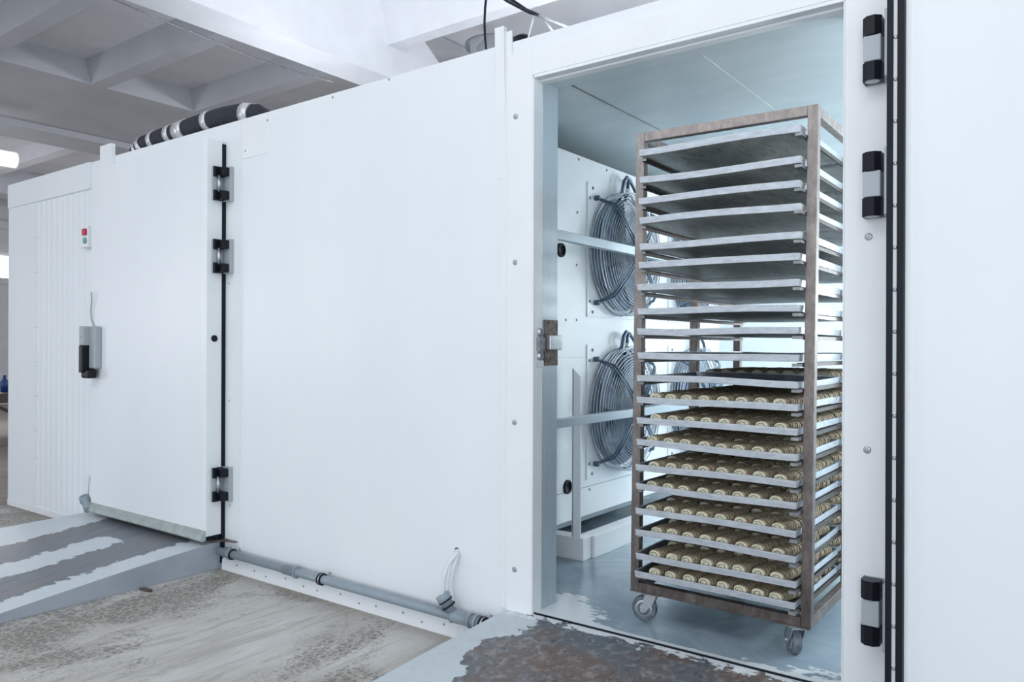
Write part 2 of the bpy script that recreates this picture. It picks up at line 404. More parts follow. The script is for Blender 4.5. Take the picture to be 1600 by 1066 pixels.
bt = MB(); bt.lathe((-11.4, p0.y, zt), (0, 0, 1), [(0, 0), (0, .045), (.13, .05), (.17, .02), (.22, .018), (.22, 0)], 16)
tag(bt.build('plastic_bottle', M['blue']), 'blue plastic bottle on the dark table at far left', 'bottle')
# round ceiling lamp far left
p = atx(8, 248, -11.0)
L = empty('ceiling_lamp', tuple(p), 'white tubular ceiling lamp with dark clamp at far left edge', 'lamp')
MB().cyl((p.x, p.y-.5, p.z), (p.x, p.y+.12, p.z), .10, 20).build('lamp_tube', M['lamp'], L)
MB().lathe((p.x, p.y-.12, p.z), (0, 1, 0), [(-.02, .09), (-.02, .112), (.02, .112), (.02, .09)], 20).build('clamp', M['hinge_grey'], L)
MB().cyl((p.x, p.y-.12, p.z+.1), (p.x, p.y-.12, 4.41), .012, 8).build('hanger_rod', M['hinge_grey'], L)
MB().cyl((p.x, p.y-.12, 4.30), (p.x, p.y-.12, 4.41), .04, 10).build('ceiling_rose', M['hinge_grey'], L)
P = atx(3, 520, -10.5)
structure(MB().box(-10.6, -10.5, P.y-.06, P.y-.02, 0, 2.1).build('trim_1', M['hinge_grey']), 'thin dark vertical post at far left edge', 'post')

# ------------------------------------------------------------------ cold room shell
XL, XR, XE, YB = -1.745, -.595, -6.64, 4.2
TOP = 2.44
wf = MB()
wf.box(XE, XL, 0, .12, 0, TOP); wf.box(XL, XR, 0, .12, 2.283, TOP); wf.box(XR, 1.7, 0, .12, 0, TOP)
wf.box(XL, XR, .0, .12, 0, ZF-.03)
wall = structure(wf.build('wall_front', M['panel']), 'long white insulated panel front of the cold room', 'wall')
# screws along top, seams, small cover plate, header band
def screw(parent, p, n=(0, -1, 0), r=.006, h=.003, mat='screw', name='screw'):
    s_ = MB(); s_.lathe(p, n, [(0, r), (h*.7, r), (h, r*.75), (h, 0)], 12); 
    return s_.build(name, M[mat], parent)
for u, v in ((608, 124), (520, 152), (418, 188), (384, 236)):
    p = aty(u, v, 0); screw(wall, p)
for u, v in ((358, 443), (358, 626), (359, 790)):
    p = aty(u, v, 0); screw(wall, p, r=.005)
xs = aty(377, 500, 0).x
MB().box(xs-.002, xs+.001, -.0025, .01, .12, TOP).build('panel_seam', M['trim'], wall)
xp = aty(417, 200, 0).x
MB().box(xs+.002, xp, -.003, .01, 2.225, TOP-.004, .001).build('cover_plate', M['trim'], wall)
# ribbed panels at the far left and header band
xa, xb, xc = XE, aty(58, 500, 0).x, aty(143, 500, 0).x
zb = 2.262
MB().box(xa, xc, -.016, .005, zb, TOP, .002).build('header_band', M['panel'], wall)
MB().box(xa, xb, -.008, .005, 0, zb, .001).build('corner_panel', M['panel'], wall)
rb = MB(); nr = 10; poly = []
for i in range(nr):
    x0 = xb + (xc-xb)*i/nr; dx = (xc-xb)/nr
    poly += [(x0, 0, 0), (x0+dx*.12, -.004, 0), (x0+dx*.30, -.004, 0), (x0+dx*.42, 0, 0)]
poly = [(x, y-.001, 0) for x, y, z in poly] + [(xc, -.001, 0), (xc, .01, 0), (xb, .01, 0)]
rb.prism(poly, (0, 0, zb)); rb.build('ribbed_panel', M['panel'], wall)
for z in (2.0, 1.75, 1.35, 1.1, .85, .6, .4):
    for xx in (xb-.02, xb+.025): screw(wall, (xx, -.008, z*1.0), r=.004, h=.002)
# base kerb with screws
kb = MB(); x1 = -2.03
kb.prism([(-3.80, -.001, 0), (-3.80, -.028, 0), (-3.80, -.024, .055), (-3.80, -.001, .085)], (x1+3.80, 0, 0))
kerb = structure(kb.build('baseboard_front', M['trim']), 'white skirting strip under the grey drain pipe', 'skirting')
for x in [(-3.66 + i*.135) for i in range(12)]: screw(kerb, (x + .02*math.sin(x*30), -.0255, .038+.01*math.sin(x*17)), (0, -1, .06), .0045, .003, 'steel_dark')
MB().box(XE, -5.66, -.012, 0, 0, .045, .001).build('kerb_strip', M['trim'], kerb)
# other walls of the shell, its ceiling and floor
structure(MB().box(XE, XE+.12, .12, YB, 0, TOP).build('wall_end', M['panel']), 'white panel end wall of the cold room', 'wall')
structure(MB().box(-3.0, -2.9, .12, YB, 0, 2.30).build('wall_inner_left', M['inner']), 'pale inner side wall behind the cooling unit', 'wall')
structure(MB().box(XE, 1.7, YB, YB+.12, 0, TOP).build('wall_inner_back', M['inner']), 'bright white back wall inside the cold room', 'wall')
structure(MB().box(.9, 1.7, .12, YB, 0, 2.30).build('wall_inner_right', M['inner']), 'white inner wall on the right side of cold room', 'wall')
ic = structure(MB().box(XE+.12, 1.7, .12, YB, 2.30, 2.40).build('ceiling_inner', M['inner_ceiling']), 'pale blue grey cold room ceiling panels with a dark joint', 'ceiling')
ic.name = 'ceiling_2'
a, b2 = atz(874, 124, 2.298), atz(1021, 204, 2.298)
MB().tube([(a.x, a.y, 2.3), (a.x+.01, 2.6, 2.3)], .0035, 6).build('joint_line', M['steel_dark'], ic)
for xx in (-1.15, -.55, .05): MB().box(xx-.004, xx+.004, .13, YB, 2.298, 2.301).build('panel_joint', M['inner_ceiling'], ic)
for (u, v) in ((912, 112), (978, 95), (1024, 83), (1075, 71), (1185, 42)):
    p = atz(u, v, 2.299); screw(ic, p, (0, 0, -1), .006, .003, 'steel_dark')
fl = structure(MB().prism([(XL, .0, ZF-.06), (XR, .0, ZF-.06), (XR, .125, ZF-.06), (.9, .125, ZF-.06), (.9, YB, ZF-.06), (-2.9, YB, ZF-.06), (-2.9, .125, ZF-.06), (XL, .125, ZF-.06)], (0, 0, .06)).build('floor_inner', M['cold_floor']), 'glossy blue grey painted cold room floor with white scuffs', 'floor')
fl.name = 'floor_2'

# raised door frame round the opening
fr = MB(); x0, x1 = aty(791, 500, -.015).x, -.45
yf = -.016
fr.box(x0, XL, yf, 0, .15, 2.385, .004); fr.box(XL, XR, yf, 0, 2.283, 2.385, .0); fr.box(XR, x1, yf, 0, .0, 2.385, .004)
frame = structure(fr.build('trim_2', M['trim']), 'flat white frame round the open cold room doorway', 'door frame')
for u, v in ((806, 182), (805, 410), (804, 660), (804, 890), (1357, 370), (1355, 703), (1355, 1001), (1357, 62)):
    p = aty(u, v, yf); o = screw(frame, p, r=.011, h=.003)
    screw(frame, p+Vector((0, -.003, 0)), r=.005, h=.003)
# jamb linings and head lining
MB().box(XL, XL+.004, yf+.002, .045, ZF-.02, 2.283, .001).build('jamb_edge', M['trim'], frame)
MB().box(XL, XL+.006, .045, .155, ZF, 2.283, .002).build('jamb_lining', M['alu'], frame)
MB().box(XL-.06, XL+.0, .12, .155, ZF, 2.283, .002).build('jamb_return', M['alu'], frame)
MB().box(XR-.004, XR, yf+.002, .155, ZF, 2.283, .001).build('jamb_lining', M['trim'], frame)
MB().box(XL, XR, yf+.002, .02, 2.270, 2.284, .001).build('head_lining', M['trim'], frame)
MB().box(XL, XR, .022, .06, 2.262, 2.284, .002).build('head_lining', M['trim'], frame)
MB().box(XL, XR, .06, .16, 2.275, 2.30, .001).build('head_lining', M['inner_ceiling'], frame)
st = structure(MB().box(XL+.002, XR, -.0018, .0018, ZF-.02, ZF+.001).build('trim_3', M['rubber']), 'dark gap line along the doorway sill', 'sill')

# posts standing above the panel top
pa, pb = aty(771, 60, -.03), aty(785, 60, -.03)
tr = MB(); tr.prism([(pa.x, 0, 1.9), (pa.x, -.0015, 1.9), (pa.x, -.022, 2.505), (pa.x, 0, 2.505)], (pb.x-pa.x, 0, 0)); tr.box(pb.x, pb.x+.03, -.008, 0, 1.98, 2.485, .001)
tr.box(pa.x+.028, pb.x+.03, -.006, 0, .17, 1.98, .001)
structure(tr.build('trim_4', M['trim']), 'narrow white cover post standing above the panel left of doorway', 'trim')
pa, pb = aty(156, 240, -.03), aty(173, 240, -.03)
structure(MB().box(pa.x, pb.x, -.03, 0, 2.2, 2.515, .002).build('trim_5', M['trim']), 'short white stub post rising above the closed door', 'trim')

# ------------------------------------------------------------------ hinges
def hinge(parent, x, z, side):
    # side=+1: leaf lies to the left of the pin (closed door); -1 mirrored on the open door's frame
    h = MB()
    if side > 0:
        h.box(x, x+.012, -.088, -.012, z-.092, z+.092, .002)
        h.box(x+.014, x+.075, -.022, 0, z-.094, z+.094, .003)
        o = h.build('hinge', M['hinge_grey'], parent)
        for s_ in (1, -1):
            zz = z+s_*.064
            c = MB(); c.box(x+.003, x+.026, -.086, -.03, zz-.028, zz+.028, .004); c.box(x+.014, x+.066, -.062, -.02, zz-.024, zz+.024, .006)
            c.build('hinge_cap', M['black'], o)
        MB().cyl((x+.022, -.055, z-.045), (x+.022, -.055, z+.045), .010, 18).build('hinge_pin', M['steel'], o)
    else:
        h.box(x, x+.066, yf-.012, yf, z-.094, z+.094, .004); h.box(x+.002, x+.05, yf-.058, yf-.01, z-.038, z+.038, .003)
        h.box(x+.064, x+.074, -.10, yf, z-.096, z+.096, .002)
        o = h.build('hinge', M['hinge_grey'], parent)
        for s_ in (1, -1):
            zz = z+s_*.066; c = MB()
            poly = [(x-.002+dx, yf+dy, zz-.027) for dx, dy in ((0, -.002), (0, -.045), (.014, -.062), (.036, -.064), (.052, -.05), (.052, -.002))]
            c.prism(poly, (0, 0, .054)); c.build('hinge_cap', M['black'], o)
        MB().cyl((x+.024, yf-.04, z-.094), (x+.024, yf-.04, z-.090), .019, 20).build('hinge_pin', M['steel'], o)
    return o

# ------------------------------------------------------------------ closed door leaf (left)
DX0, DX1, DY = -5.107, -3.815, -.113
dl = MB(); dl.box(DX0, DX1, DY, -.02, .188, 2.34, .006)
door = structure(dl.build('door_1', M['panel']), 'closed white insulated door with grey handle box and three hinges', 'door')
MB().box(DX1-.012, DX1+.004, -.024, -.001, .03, 2.325, .001).build('gasket', M['rubber'], door)
MB().box(DX0, DX1-.01, -.024, -.001, 2.30, 2.325, .001).build('gasket', M['rubber'], door)
MB().box(DX1-.045, DX1+.001, DY-.001, -.02, .19, 2.338, .002).build('edge_trim', M['trim'], door)
for z in (2.10, 1.706, .467): hinge(door, DX1+.001, z, 1)
p = atx(335, 529, DX1+.003); kp = MB(); kp.lathe((DX1, p.y, p.z), (1, 0, 0), [(0, .018), (.006, .018), (.009, .012), (.009, 0)], 20); kp.build('round_plug', M['black'], door)
# handle box
hp = aty(155, 545, DY)
hx, hz = hp.x, hp.z
hb = MB(); hb.box(hx-.045, hx+.035, DY-.045, DY, hz-.125, hz+.14, .010); hd = hb.build('latch_box', M['pipe_light'], door)
h2 = MB(); h2.box(hx-.085, hx-.03, DY-.085, DY-.0, hz+.02, hz+.14, .006); h2.build('latch_cap', M['pipe_light'], hd)
h3 = MB(); h3.box(hx-.083, hx-.035, DY-.088, DY-.012, hz-.15, hz+.02, .006); h3.box(hx-.084, hx+.02, DY-.075, DY-.02, hz-.185, hz-.13, .012)
h3.build('handle', M['black'], hd)
MB().lathe((hx-.062, DY-.085, hz+.08), (0, -1, 0), [(0, .014), (.003, .014), (.004, .010), (.001, .009), (.001, 0)], 16).build('lock_cylinder', M['steel'], hd)
# grey strip along foot of leaf
sw = MB(); sw.prism([(DX0, DY, .17), (DX0, DY-.02, .165), (DX0, DY-.03, .175), (DX0, DY-.028, .20), (DX0, DY, .222)], (DX1-DX0+.0, 0, 0))
sw.build('door_sweep', M['sash'], door)
MB().box(DX0, DX1-.002, DY-.004, -.03, .168, .189, .001).build('bottom_seal', M['rubber'], door)
# wall switch and cable, both on the panel left of the leaf
sx = aty(137.5, 370, -.02); sw = empty('push_button_switch', (sx.x, 0, sx.z), 'small white switch box with red and green buttons beside closed door', 'switch')
MB().box(sx.x-.055, sx.x+.045, -.045, -.001, sx.z-.075, sx.z+.07, .006).build('housing', M['trim'], sw)
MB().box(sx.x-.005, sx.x+.04, -.06, -.044, sx.z+.005, sx.z+.048, .004).build('red_button', M['red'], sw)
MB().lathe((sx.x+.018, -.044, sx.z-.03), (0, -1, 0), [(0, .020), (.010, .020), (.012, .015), (.012, 0)], 20).build('green_button', M['green'], sw)
pts = [aty(u, v, -.14) for u, v in ((141.5, 456), (141, 470), (138.5, 485), (138, 497), (140, 507), (144, 514))]
pts[0].y = -.118; 
for i, q in enumerate(pts): q.y = -.135+.004*i
c = MB(); c.tube(pts, .0045, 8); tag(c.build('thin_cable', M['pipe_light']), 'short thin grey cable above the door handle box', 'cable')
# drain elbow at the left bottom corner of the leaf
a0 = aty(141, 745, -.05); a1 = aty(137, 762, -.09); a2 = aty(135.5, 780, -.11)
dh = empty('drain_hose', tuple(a2), 'short clear hose with grey end at lower left of closed door', 'hose')
MB().tube([a0+Vector((0, .048, 0)), a0, (a0+a1)/2+Vector((-.01, 0, .01)), a1, a2], .010, 10).build('hose', M['hose'], dh)
e0 = aty(132, 778, -.12); e1 = aty(138, 797, -.14)
MB().tube([e0, e0.lerp(e1, .3), e0.lerp(e1, .32), e1], [.032, .032, .025, .025], 16).build('pipe_end', M['pipe'], dh)

# ------------------------------------------------------------------ open door leaf (right), swung right round
W = 1.29
D2 = empty('door_2', (-.438, -.20, 0), 'open white insulated door leaf with black double gasket, swung right round', 'door', None, 'structure')
def dpart(name, mb, mat, parent=D2): return mb.build(name, M[mat], parent, local=True)
dpart('leaf', MB().box(0, W, .006, .113, .176, 2.34, .004), 'panel')
def loop_strip(x0, z0, x1, z1, w, y0, y1):
    s_ = MB(); s_.box(x0, x0+w, y0, y1, z0, z1, .002); s_.box(x1-w, x1, y0, y1, z0, z1, .002)
    s_.box(x0+w, x1-w, y0, y1, z0, z0+w, .002); s_.box(x0+w, x1-w, y0, y1, z1-w, z1, .002); return s_
dpart('outer_gasket', loop_strip(-.002, .178, W+.002, 2.338, .0145, -.012, .012), 'rubber')
dpart('gasket_channel', loop_strip(.0125, .1925, W-.0125, 2.3235, .0125, -.004, .008), 'trim')
dpart('inner_gasket', loop_strip(.025, .205, W-.025, 2.311, .017, -.016, .008), 'rubber')
dpart('inner_trim', loop_strip(.042, .222, W-.042, 2.294, .012, .0, .008), 'trim')
for i in range(20):
    z = 2.2857-.1135*i
    if z > .2: 
        s_ = MB(); s_.lathe((.0188, -.004, z), (0, -1, 0), [(0, .0055), (.002, .005), (.003, .003), (.003, 0)], 12); dpart('screw', s_, 'screw')
D2.rotation_euler = (0, 0, R(-2.0))
for z in (2.09, 1.696, .451): 
    o = hinge(D2, -.532, z, -1); o.name = 'hinge'

# latch on the left jamb
LX = XL+.006
l0 = atx(848, 535, LX); lz = l0.z
la = empty('door_latch', (LX, .06, lz), 'rusty steel latch keeper on the left doorway jamb', 'latch')
MB().box(LX, LX+.006, .055, .150, lz-.093, lz+.09, .001).build('back_plate', M['rusty'], la)
MB().box(LX+.004, LX+.028, .065, .150, lz-.03, lz+.028, .004).build('catch', M['steel'], la)
MB().box(LX-.001, LX+.012, .008, .050, lz-.035, lz+.02, .002).build('keeper_block', M['steel_dark'], la)
for z in (.04, -.055):
    k = MB(); k.lathe((LX-.001, .028, lz+z), (1, 0, 0), [(0, .017), (.01, .016), (.016, .010), (.010, .006), (.010, 0)], 16); k.build('bolt_head', M['steel'], la)
MB().box(LX-.002, LX+.004, .006, .052, lz-.10, lz-.07, .001).build('foot_plate', M['steel'], la)

# ------------------------------------------------------------------ ramps
def profile(y, y0, L_, z0):   # height of ramp surface
    t = min(1, max(0, (y0-y)/L_)); return z0*(1-t)*(1+.10*math.sin(PI*t)) if t > 0 else z0
def ramp_mesh(xl, xr, flare, z0, L_, side_right):
    s_ = MB(); ys = [0 - L_*i/14 for i in range(15)]; A = []
    for y in ys:
        z = max(.003, profile(y, 0, L_, z0)); fl_ = flare*(z/z0)
        # top-left, top-right, foot-left
        A.append([s_.bm.verts.new((xl-flare+ (flare-fl_)*0, y, 0.001)), s_.bm.verts.new((xl-flare+fl_, y, z)), s_.bm.verts.new((xr, y, z)), s_.bm.verts.new((xr, y, 0.001))])
    for P_, Q in zip(A, A[1:]):
        for k in range(3):
            f = s_.bm.faces.new((P_[k], P_[k+1], Q[k+1], Q[k])); f.material_index = 1 if k == 2 else 0
        s_.bm.faces.new((P_[3], P_[0], Q[0], Q[3])).material_index = 1
    s_.bm.faces.new(A[0][::-1]).material_index = 1; s_.bm.faces.new(A[-1]).material_index = 1
    return s_
rl = ramp_mesh(-5.17, -3.822, .50, .150, 1.52, True).build('loading_ramp', [M['ramp_left'], M['ramp_side']])
tag(rl, 'grey striped steel ramp with worn paint bands below the closed door', 'ramp')
rr = ramp_mesh(-1.86, -.40, .15, ZF-.006, 1.35, False).build('loading_ramp', [M['ramp_right'], M['ramp_side']])
tag(rr, 'worn steel ramp with peeling pale paint below the open doorway', 'ramp')
# rag of rusty sill sheet by the hinge foot
s_ = MB(); s_.prism([(-3.95, -.115, .158), (-3.70, -.02, .158), (-3.69, -.001, .158), (-3.95, -.001, .158)], (0, 0, .004))
tag(s_.build('sill_plate', M['rusty']), 'thin rusty sill sheet under the hinge side of closed door', 'sill plate')

q = atz(229, 923, 0); s_ = MB(); s_.prism([(q.x-.05, q.y-.012, .0), (q.x-.01, q.y-.02, .0), (q.x+.045, q.y-.004, .0), (q.x+.03, q.y+.014, .0), (q.x-.03, q.y+.012, .0)], (.004, 0, .008))
tag(s_.build('rust_flake', M['rusty']), 'small brown rust flake on the floor beside the striped ramp', 'debris')
# ------------------------------------------------------------------ drain pipe along the foot
pr = .0215; py = -.052; pz = .108
dp = empty('drain_pipe', (-2.9, py, 0), 'grey plastic drain pipe clipped along the foot of the white panel', 'pipe')
def px(u): return aty(u, 900, py).x
def pzx(x): return pz - .004*(x+3.8)/1.8
xA, xB = -3.79, -1.95
MB().tube([(xA, py, pzx(xA)), (xB, py, pzx(xB))], pr, 20).build('straight_pipe', M['pipe'], dp)
def sock(x, w_, r, ext=.008):
    return MB().tube([(x-w_/2, py, pzx(x)), (x+w_/2-ext, py, pzx(x)), (x+w_/2-ext, py, pzx(x)), (x+w_/2, py, pzx(x))], [r, r, r+.005, r+.005], 20)
sock(px(455), .10, pr+.004).build('coupling', M['pipe'], dp)
sock(px(356), .06, pr+.005).build('coupling', M['pipe'], dp)
xt = px(714)
sock(px(730), .05, pr+.004).build('coupling', M['pipe'], dp)
MB().tube([(xt-.02, py, pzx(xt)), (xt-.02+.012, py, pzx(xt)), (xt+.10, py, pzx(xt)), (xt+.10, py, pzx(xt)), (xt+.115, py, pzx(xt))], [pr+.009, pr+.006, pr+.004, pr+.009, pr+.009], 20).build('tee_fitting', M['pipe'], dp)
B0 = Vector((xt-.01, py, pzx(xt))); B1 = aty(690, 929, py-.025)
dr = (B1-B0)
MB().tube([B0, B0.lerp(B1, .45), B0.lerp(B1, .46), B0.lerp(B1, .70), B0.lerp(B1, .71), B1], [.02, .02, .025, .025, .030, .029], 18).build('branch_cup', M['pipe'], dp)
for t_ in (.47, .71): MB().lathe(B0.lerp(B1, t_), dr, [(-.003, .026), (-.003, .031), (.003, .031), (.003, .026)], 18).build('seal_ring', M['rubber'], dp)
for u in (503, 756, 362):
    x = px(u); cl = MB()
    for d in (-.009, .009): cl.lathe((x+d, py, pzx(x)), (1, 0, 0), [(-.003, pr), (-.003, pr+.007), (.003, pr+.007), (.003, pr)], 20)
    c_ = cl.build('pipe_clamp', M['rubber'], dp)
    MB().lathe((x, py, pzx(x)), (1, 0, 0), [(-.006, pr), (-.006, pr+.005), (.006, pr+.005), (.006, pr)], 20).build('clamp_band', M['steel'], c_)
    MB().cyl((x, py+.01, pzx(x)+pr+.0), (x, py+.01, pzx(x)+pr+.018), .005, 8).build('clamp_screw', M['steel'], c_)
    MB().cyl((x, py, pzx(x)), (x, -.001, pzx(x)+.02), .005, 8).build('clamp_stud', M['steel'], c_)
# hoses from the hole in the panel
hz0 = aty(714, 859, 0)
MB().lathe((hz0.x, -.001, hz0.z), (0, -1, 0), [(0, .009), (.002, .009), (.002, .0)], 14).build('hose_hole', M['rubber'], wall)
def hose(pix, ys, r, label):
    pts = [aty(u, v, y) for (u, v), y in zip(pix, ys)]
    # smooth by catmull
    out = []
    for i in range(len(pts)-1):
        p0 = pts[max(0, i-1)]; p1 = pts[i]; p2 = pts[i+1]; p3 = pts[min(len(pts)-1, i+2)]
        for k in range(6):
            t_ = k/6; out.append(.5*((2*p1)+(p2-p0)*t_+(2*p0-5*p1+4*p2-p3)*t_*t_+(3*p1-p0-3*p2+p3)*t_**3))
    out.append(pts[-1]); c = MB(); c.tube(out, r, 10); return tag(c.build('drain_hose', M['hose']), label, 'hose')
hose([(714, 860), (713, 866), (703, 878), (696, 895), (693, 915), (692, 930)], [0, -.02, -.05, -.07, -.075, -.075], .0085, 'thin white hose curving from panel hole into the pipe cup')
hose([(715, 861), (714, 868), (709, 885), (705, 905), (704, 925), (706, 948)], [0, -.012, -.03, -.035, -.035, -.045], .0105, 'thicker white hose hanging from the panel hole down to the pipe')

# ------------------------------------------------------------------ insulated hose bundle on the roof
pix = [(216, 240), (228, 226), (250, 217), (290, 203), (330, 189), (352, 183), (380, 178), (402, 179), (416, 188), (428, 200)]
yy = [.075]*7 + [.09, .16, .25]
pts = [aty(u, v, y) for (u, v), y in zip(pix, yy)]
c = MB(); c.tube(pts, .057, 16)
ih = tag(c.build('insulated_pipe', M['insul']), 'black insulated pipe with silver tape bands lying on the cold room roof', 'pipe')
def along(u):
    for (a_, b_), (pa_, pb_) in zip(zip([p[0] for p in pix], [p[0] for p in pix][1:]), zip(pts, pts[1:])):
        if a_ <= u <= b_: return pa_.lerp(pb_, (u-a_)/(b_-a_))
for u0, u1 in ((219, 222), (224, 228), (241, 247), (267, 274), (280, 294), (325, 333), (383, 396)):
    c = MB(); c.tube([along(u0), along((u0+u1)/2), along(u1)], .060, 16); c.build('tape_band', M['tape'], ih)

# cables under the ceiling
def cable(pix, dist_y, r, mat, label, name='hanging_cable', cat='cable'):
    pts = [aty(u, v, y) for (u, v), y in zip(pix, dist_y)]
    c = MB(); c.tube(pts, r, 8); return tag(c.build(name, M[mat]), label, cat)
cable([(761, -14), (758, 12), (757, 35), (758, 60), (761, 86)], [1.2]*5, .0075, 'black', 'black cable hanging straight down behind the white post')
cable([(780, -14), (800, 0), (822, 15), (842, 24)], [1.6]*4, .010, 'black', 'upper black cable of the bundle under the ceiling')
cable([(770, -14), (793, 2), (812, 12), (828, 20), (840, 23)], [1.5]*5, .009, 'black', 'lower looping black cable of the bundle under ceiling')
cable([(842, 24), (856, 38), (866, 52)], [1.6]*3, .007, 'pipe_light', 'short grey wire drooping from the cable bundle under ceiling')
cable([(785, -10), (803, 5), (822, 16), (842, 24), (865, 33), (900, 47)], [1.61]*6, .008, 'pipe_light', 'long grey wire running right from the cable bundle under ceiling')
cable([(834, 25), (829, 45), (825, 62), (822, 91)], [1.55, 1.0, .5, .3], .005, 'hose', 'thin white cord hanging from the cable bundle to roof')
cpts = [atz(u, v, 3.585) for u, v in ((150, -12), (250, 30), (330, 62), (400, 92), (462, 112), (520, 128))]
c = MB(); c.tube(cpts, .006, 6); tag(c.build('ceiling_cable', M['steel_dark']), 'thin dark cable slung along the left edge of the girder', 'cable')
# roof fan housing, half hidden by the post
p = aty(772, 75, 3.2)
rf = MB(); rf.lathe((p.x, 3.2, 2.42), (0, 0, 1), [(0, 0), (0, .22), (p.z-2.44, .22), (p.z-2.42, .27), (p.z-2.39, .27), (p.z-2.35, .10), (p.z-2.35, 0)], 32)
tag(rf.build('roof_ventilator', M['vent_grey']), 'grey round roof ventilator on the box behind the white post', 'ventilator')
p = aty(738, 62, 2.6)
bk = MB(); bk.prism([(p.x-.02, 2.6, 2.44), (p.x-.02, 2.6, p.z), (p.x+.14, 2.6, p.z+.01), (p.x+.03, 2.6, p.z-.06), (p.x+.02, 2.6, 2.44)], (0, .02, 0))
tag(bk.build('roof_bracket', M['vent_grey']), 'small grey angle bracket on roof beside the black hanging cable', 'bracket')
p = aty(817, 62, .7)
cb = MB(); cb.lathe((p.x, .7, 2.44), (0, 0, 1), [(0, 0), (0, .07), (p.z-2.44, .06), (p.z-2.42, .03), (p.z-2.42, 0)], 20)
tag(cb.build('roof_vent', M['black']), 'black round vent cap on the roof just behind doorway frame', 'vent')

# ------------------------------------------------------------------ cooling unit with four fans
UX = -2.1; UY0, UY1, UZ0, UZ1 = .42, 2.80, .341, 2.203
cu = empty('cooling_unit', (-2.45, 1.6, ZF), 'large white evaporator cabinet with round fans along the inner left wall', 'cooling unit')
MB().box(UX-.7, UX, UY0, UY1, UZ0, UZ1, .004).build('casing', M['trim'], cu)
MB().box(UX-.55, UX-.06, UY0+.02, UY1-.02, ZF+.115, UZ0).build('drip_tray', M['bar_rail'], cu)
bf = MB(); 
for z_ in (1.165, .49):
    bf.box(UX-.001, UX+.001, UY0, UY1, z_, z_+.003)
bf.build('panel_joint', M['steel_dark'], cu)
def fan(yc, zc, first=[None]):
    X = UX
    if first[0] is None:
        h = .3525
        pl = MB(); pl.box(0, .006, -h, h, -h, h, .001)
        pl.lathe((.006, 0, 0), (1, 0, 0), [(0, .335), (.006, .335), (.008, .325), (.002, .315), (-.0, .315)], 48)
        f0 = pl.build('fan', M['trim'], cu)
        def fp(name, mb, mat, par=f0):
            o = mb.build(name, M[mat], par, local=True); return o
        fp('well', MB().lathe((.0075, 0, 0), (1, 0, 0), [(0, .312), (.001, .312), (.001, 0)], 48), 'fanwell')
        gd = MB()
        n = 21
        for i in range(n):
            r_ = .075 + (.335-.075)*i/(n-1)
            k = (r_/.335); xh = .115*math.sqrt(max(0, 1-k**7))+.012
            gd.tube([(xh, r_*math.cos(2*PI*j/40), r_*math.sin(2*PI*j/40)) for j in range(40)], (.0019 if i < n-1 else .004), 5, closed=True)
        for i in range(5):   # rings that climb the rim
            gd.tube([(.018+.018*i, .336*math.cos(2*PI*j/40), .336*math.sin(2*PI*j/40)) for j in range(40)], .003, 5, closed=True)
        fp('guard', gd, 'fanring')
        hub = MB(); hub.lathe((.125, 0, 0), (1, 0, 0), [(-.05, .07), (0, .072), (.008, .06), (.010, 0)], 28); fp('hub', hub, 'fanwire')
        bl = MB()
        for q in range(5):
            a_ = q*2*PI/5+.3; vs = []
            for (r_, da, dx) in ((.06, -.35, .02), (.18, -.45, .015), (.29, -.30, .02), (.30, .25, .06), (.18, .30, .06), (.06, .35, .05)):
                vs.append(Vector((dx, r_*math.cos(a_+da), r_*math.sin(a_+da))))
            bl.prism(vs, (.004, 0, 0))
        fp('blades', bl, 'fanblade')
        for q in range(4):
            a_ = PI/4 + q*PI/2 + .0
            am = MB()
            for off in (-.010, .010):
                t_ = Vector((0, -math.sin(a_), math.cos(a_)))*off; d_ = Vector((0, math.cos(a_), math.sin(a_)))
                am.tube([t_+d_*.06+Vector((.132, 0, 0)), t_+d_*.20+Vector((.124, 0, 0)),
                         t_+d_*.30+Vector((.112, 0, 0)), t_+d_*.335+Vector((.100, 0, 0)), t_*.6+d_*.37+Vector((.045, 0, 0)), d_*.388+Vector((.022, 0, 0)), d_*.39+Vector((.008, 0, 0))], .0055, 8)
            am.lathe(Vector((0, .39*math.cos(a_), .39*math.sin(a_))), (1, 0, 0), [(.006, .014), (.03, .014), (.035, .009), (.035, 0)], 12)
            fp('support_arm', am, 'fanwire')
        for q in range(4):
            a_ = q*PI/2; am = MB(); d_ = Vector((0, math.cos(a_), math.sin(a_)))
            am.tube([d_*.07+Vector((.13, 0, 0)), d_*.22+Vector((.125, 0, 0)), d_*.32+Vector((.07, 0, 0)), d_*.338+Vector((.01, 0, 0))], .0035, 6)
            fp('radial_wire', am, 'fanwire')
        for y_, z_ in ((-.30, .325), (-.33, .27), (-.33, -.27), (-.30, -.325), (.30, .325), (.33, .27), (.33, -.27), (.30, -.325)):
            s_ = MB(); s_.lathe((.006, y_, z_), (1, 0, 0), [(0, .009), (.004, .008), (.006, 0)], 10); fp('screw', s_, 'steel_dark')
        cb = MB(); cb.tube([(.03, -.06, .30), (.05, -.062, .34), (.055, -.05, .40), (.055, -.02, .425), (.05, .03, .415), (.045, .10, .37), (.03, .16, .33), (.01, .20, .31)], .010, 8)
        cb.tube([(.03, .0, .30), (.05, 0, .34), (.055, -.005, .40), (.05, .03, .412)], .010, 8)
        fp('power_cable', cb, 'fanwire')
        fp('cable_gland', MB().cyl((.048, 0, .33), (.054, -.002, .365), .013, 10), 'tape')
        f0.matrix_parent_inverse = Matrix.Identity(4)
        first[0] = f0; f = f0
    else:
        f = first[0].copy(); COL.objects.link(f); f.parent = cu
        for ch in first[0].children:
            c2 = ch.copy(); COL.objects.link(c2); c2.parent = f
    f.location = Vector((X, yc, zc)) - cu.location
    return f
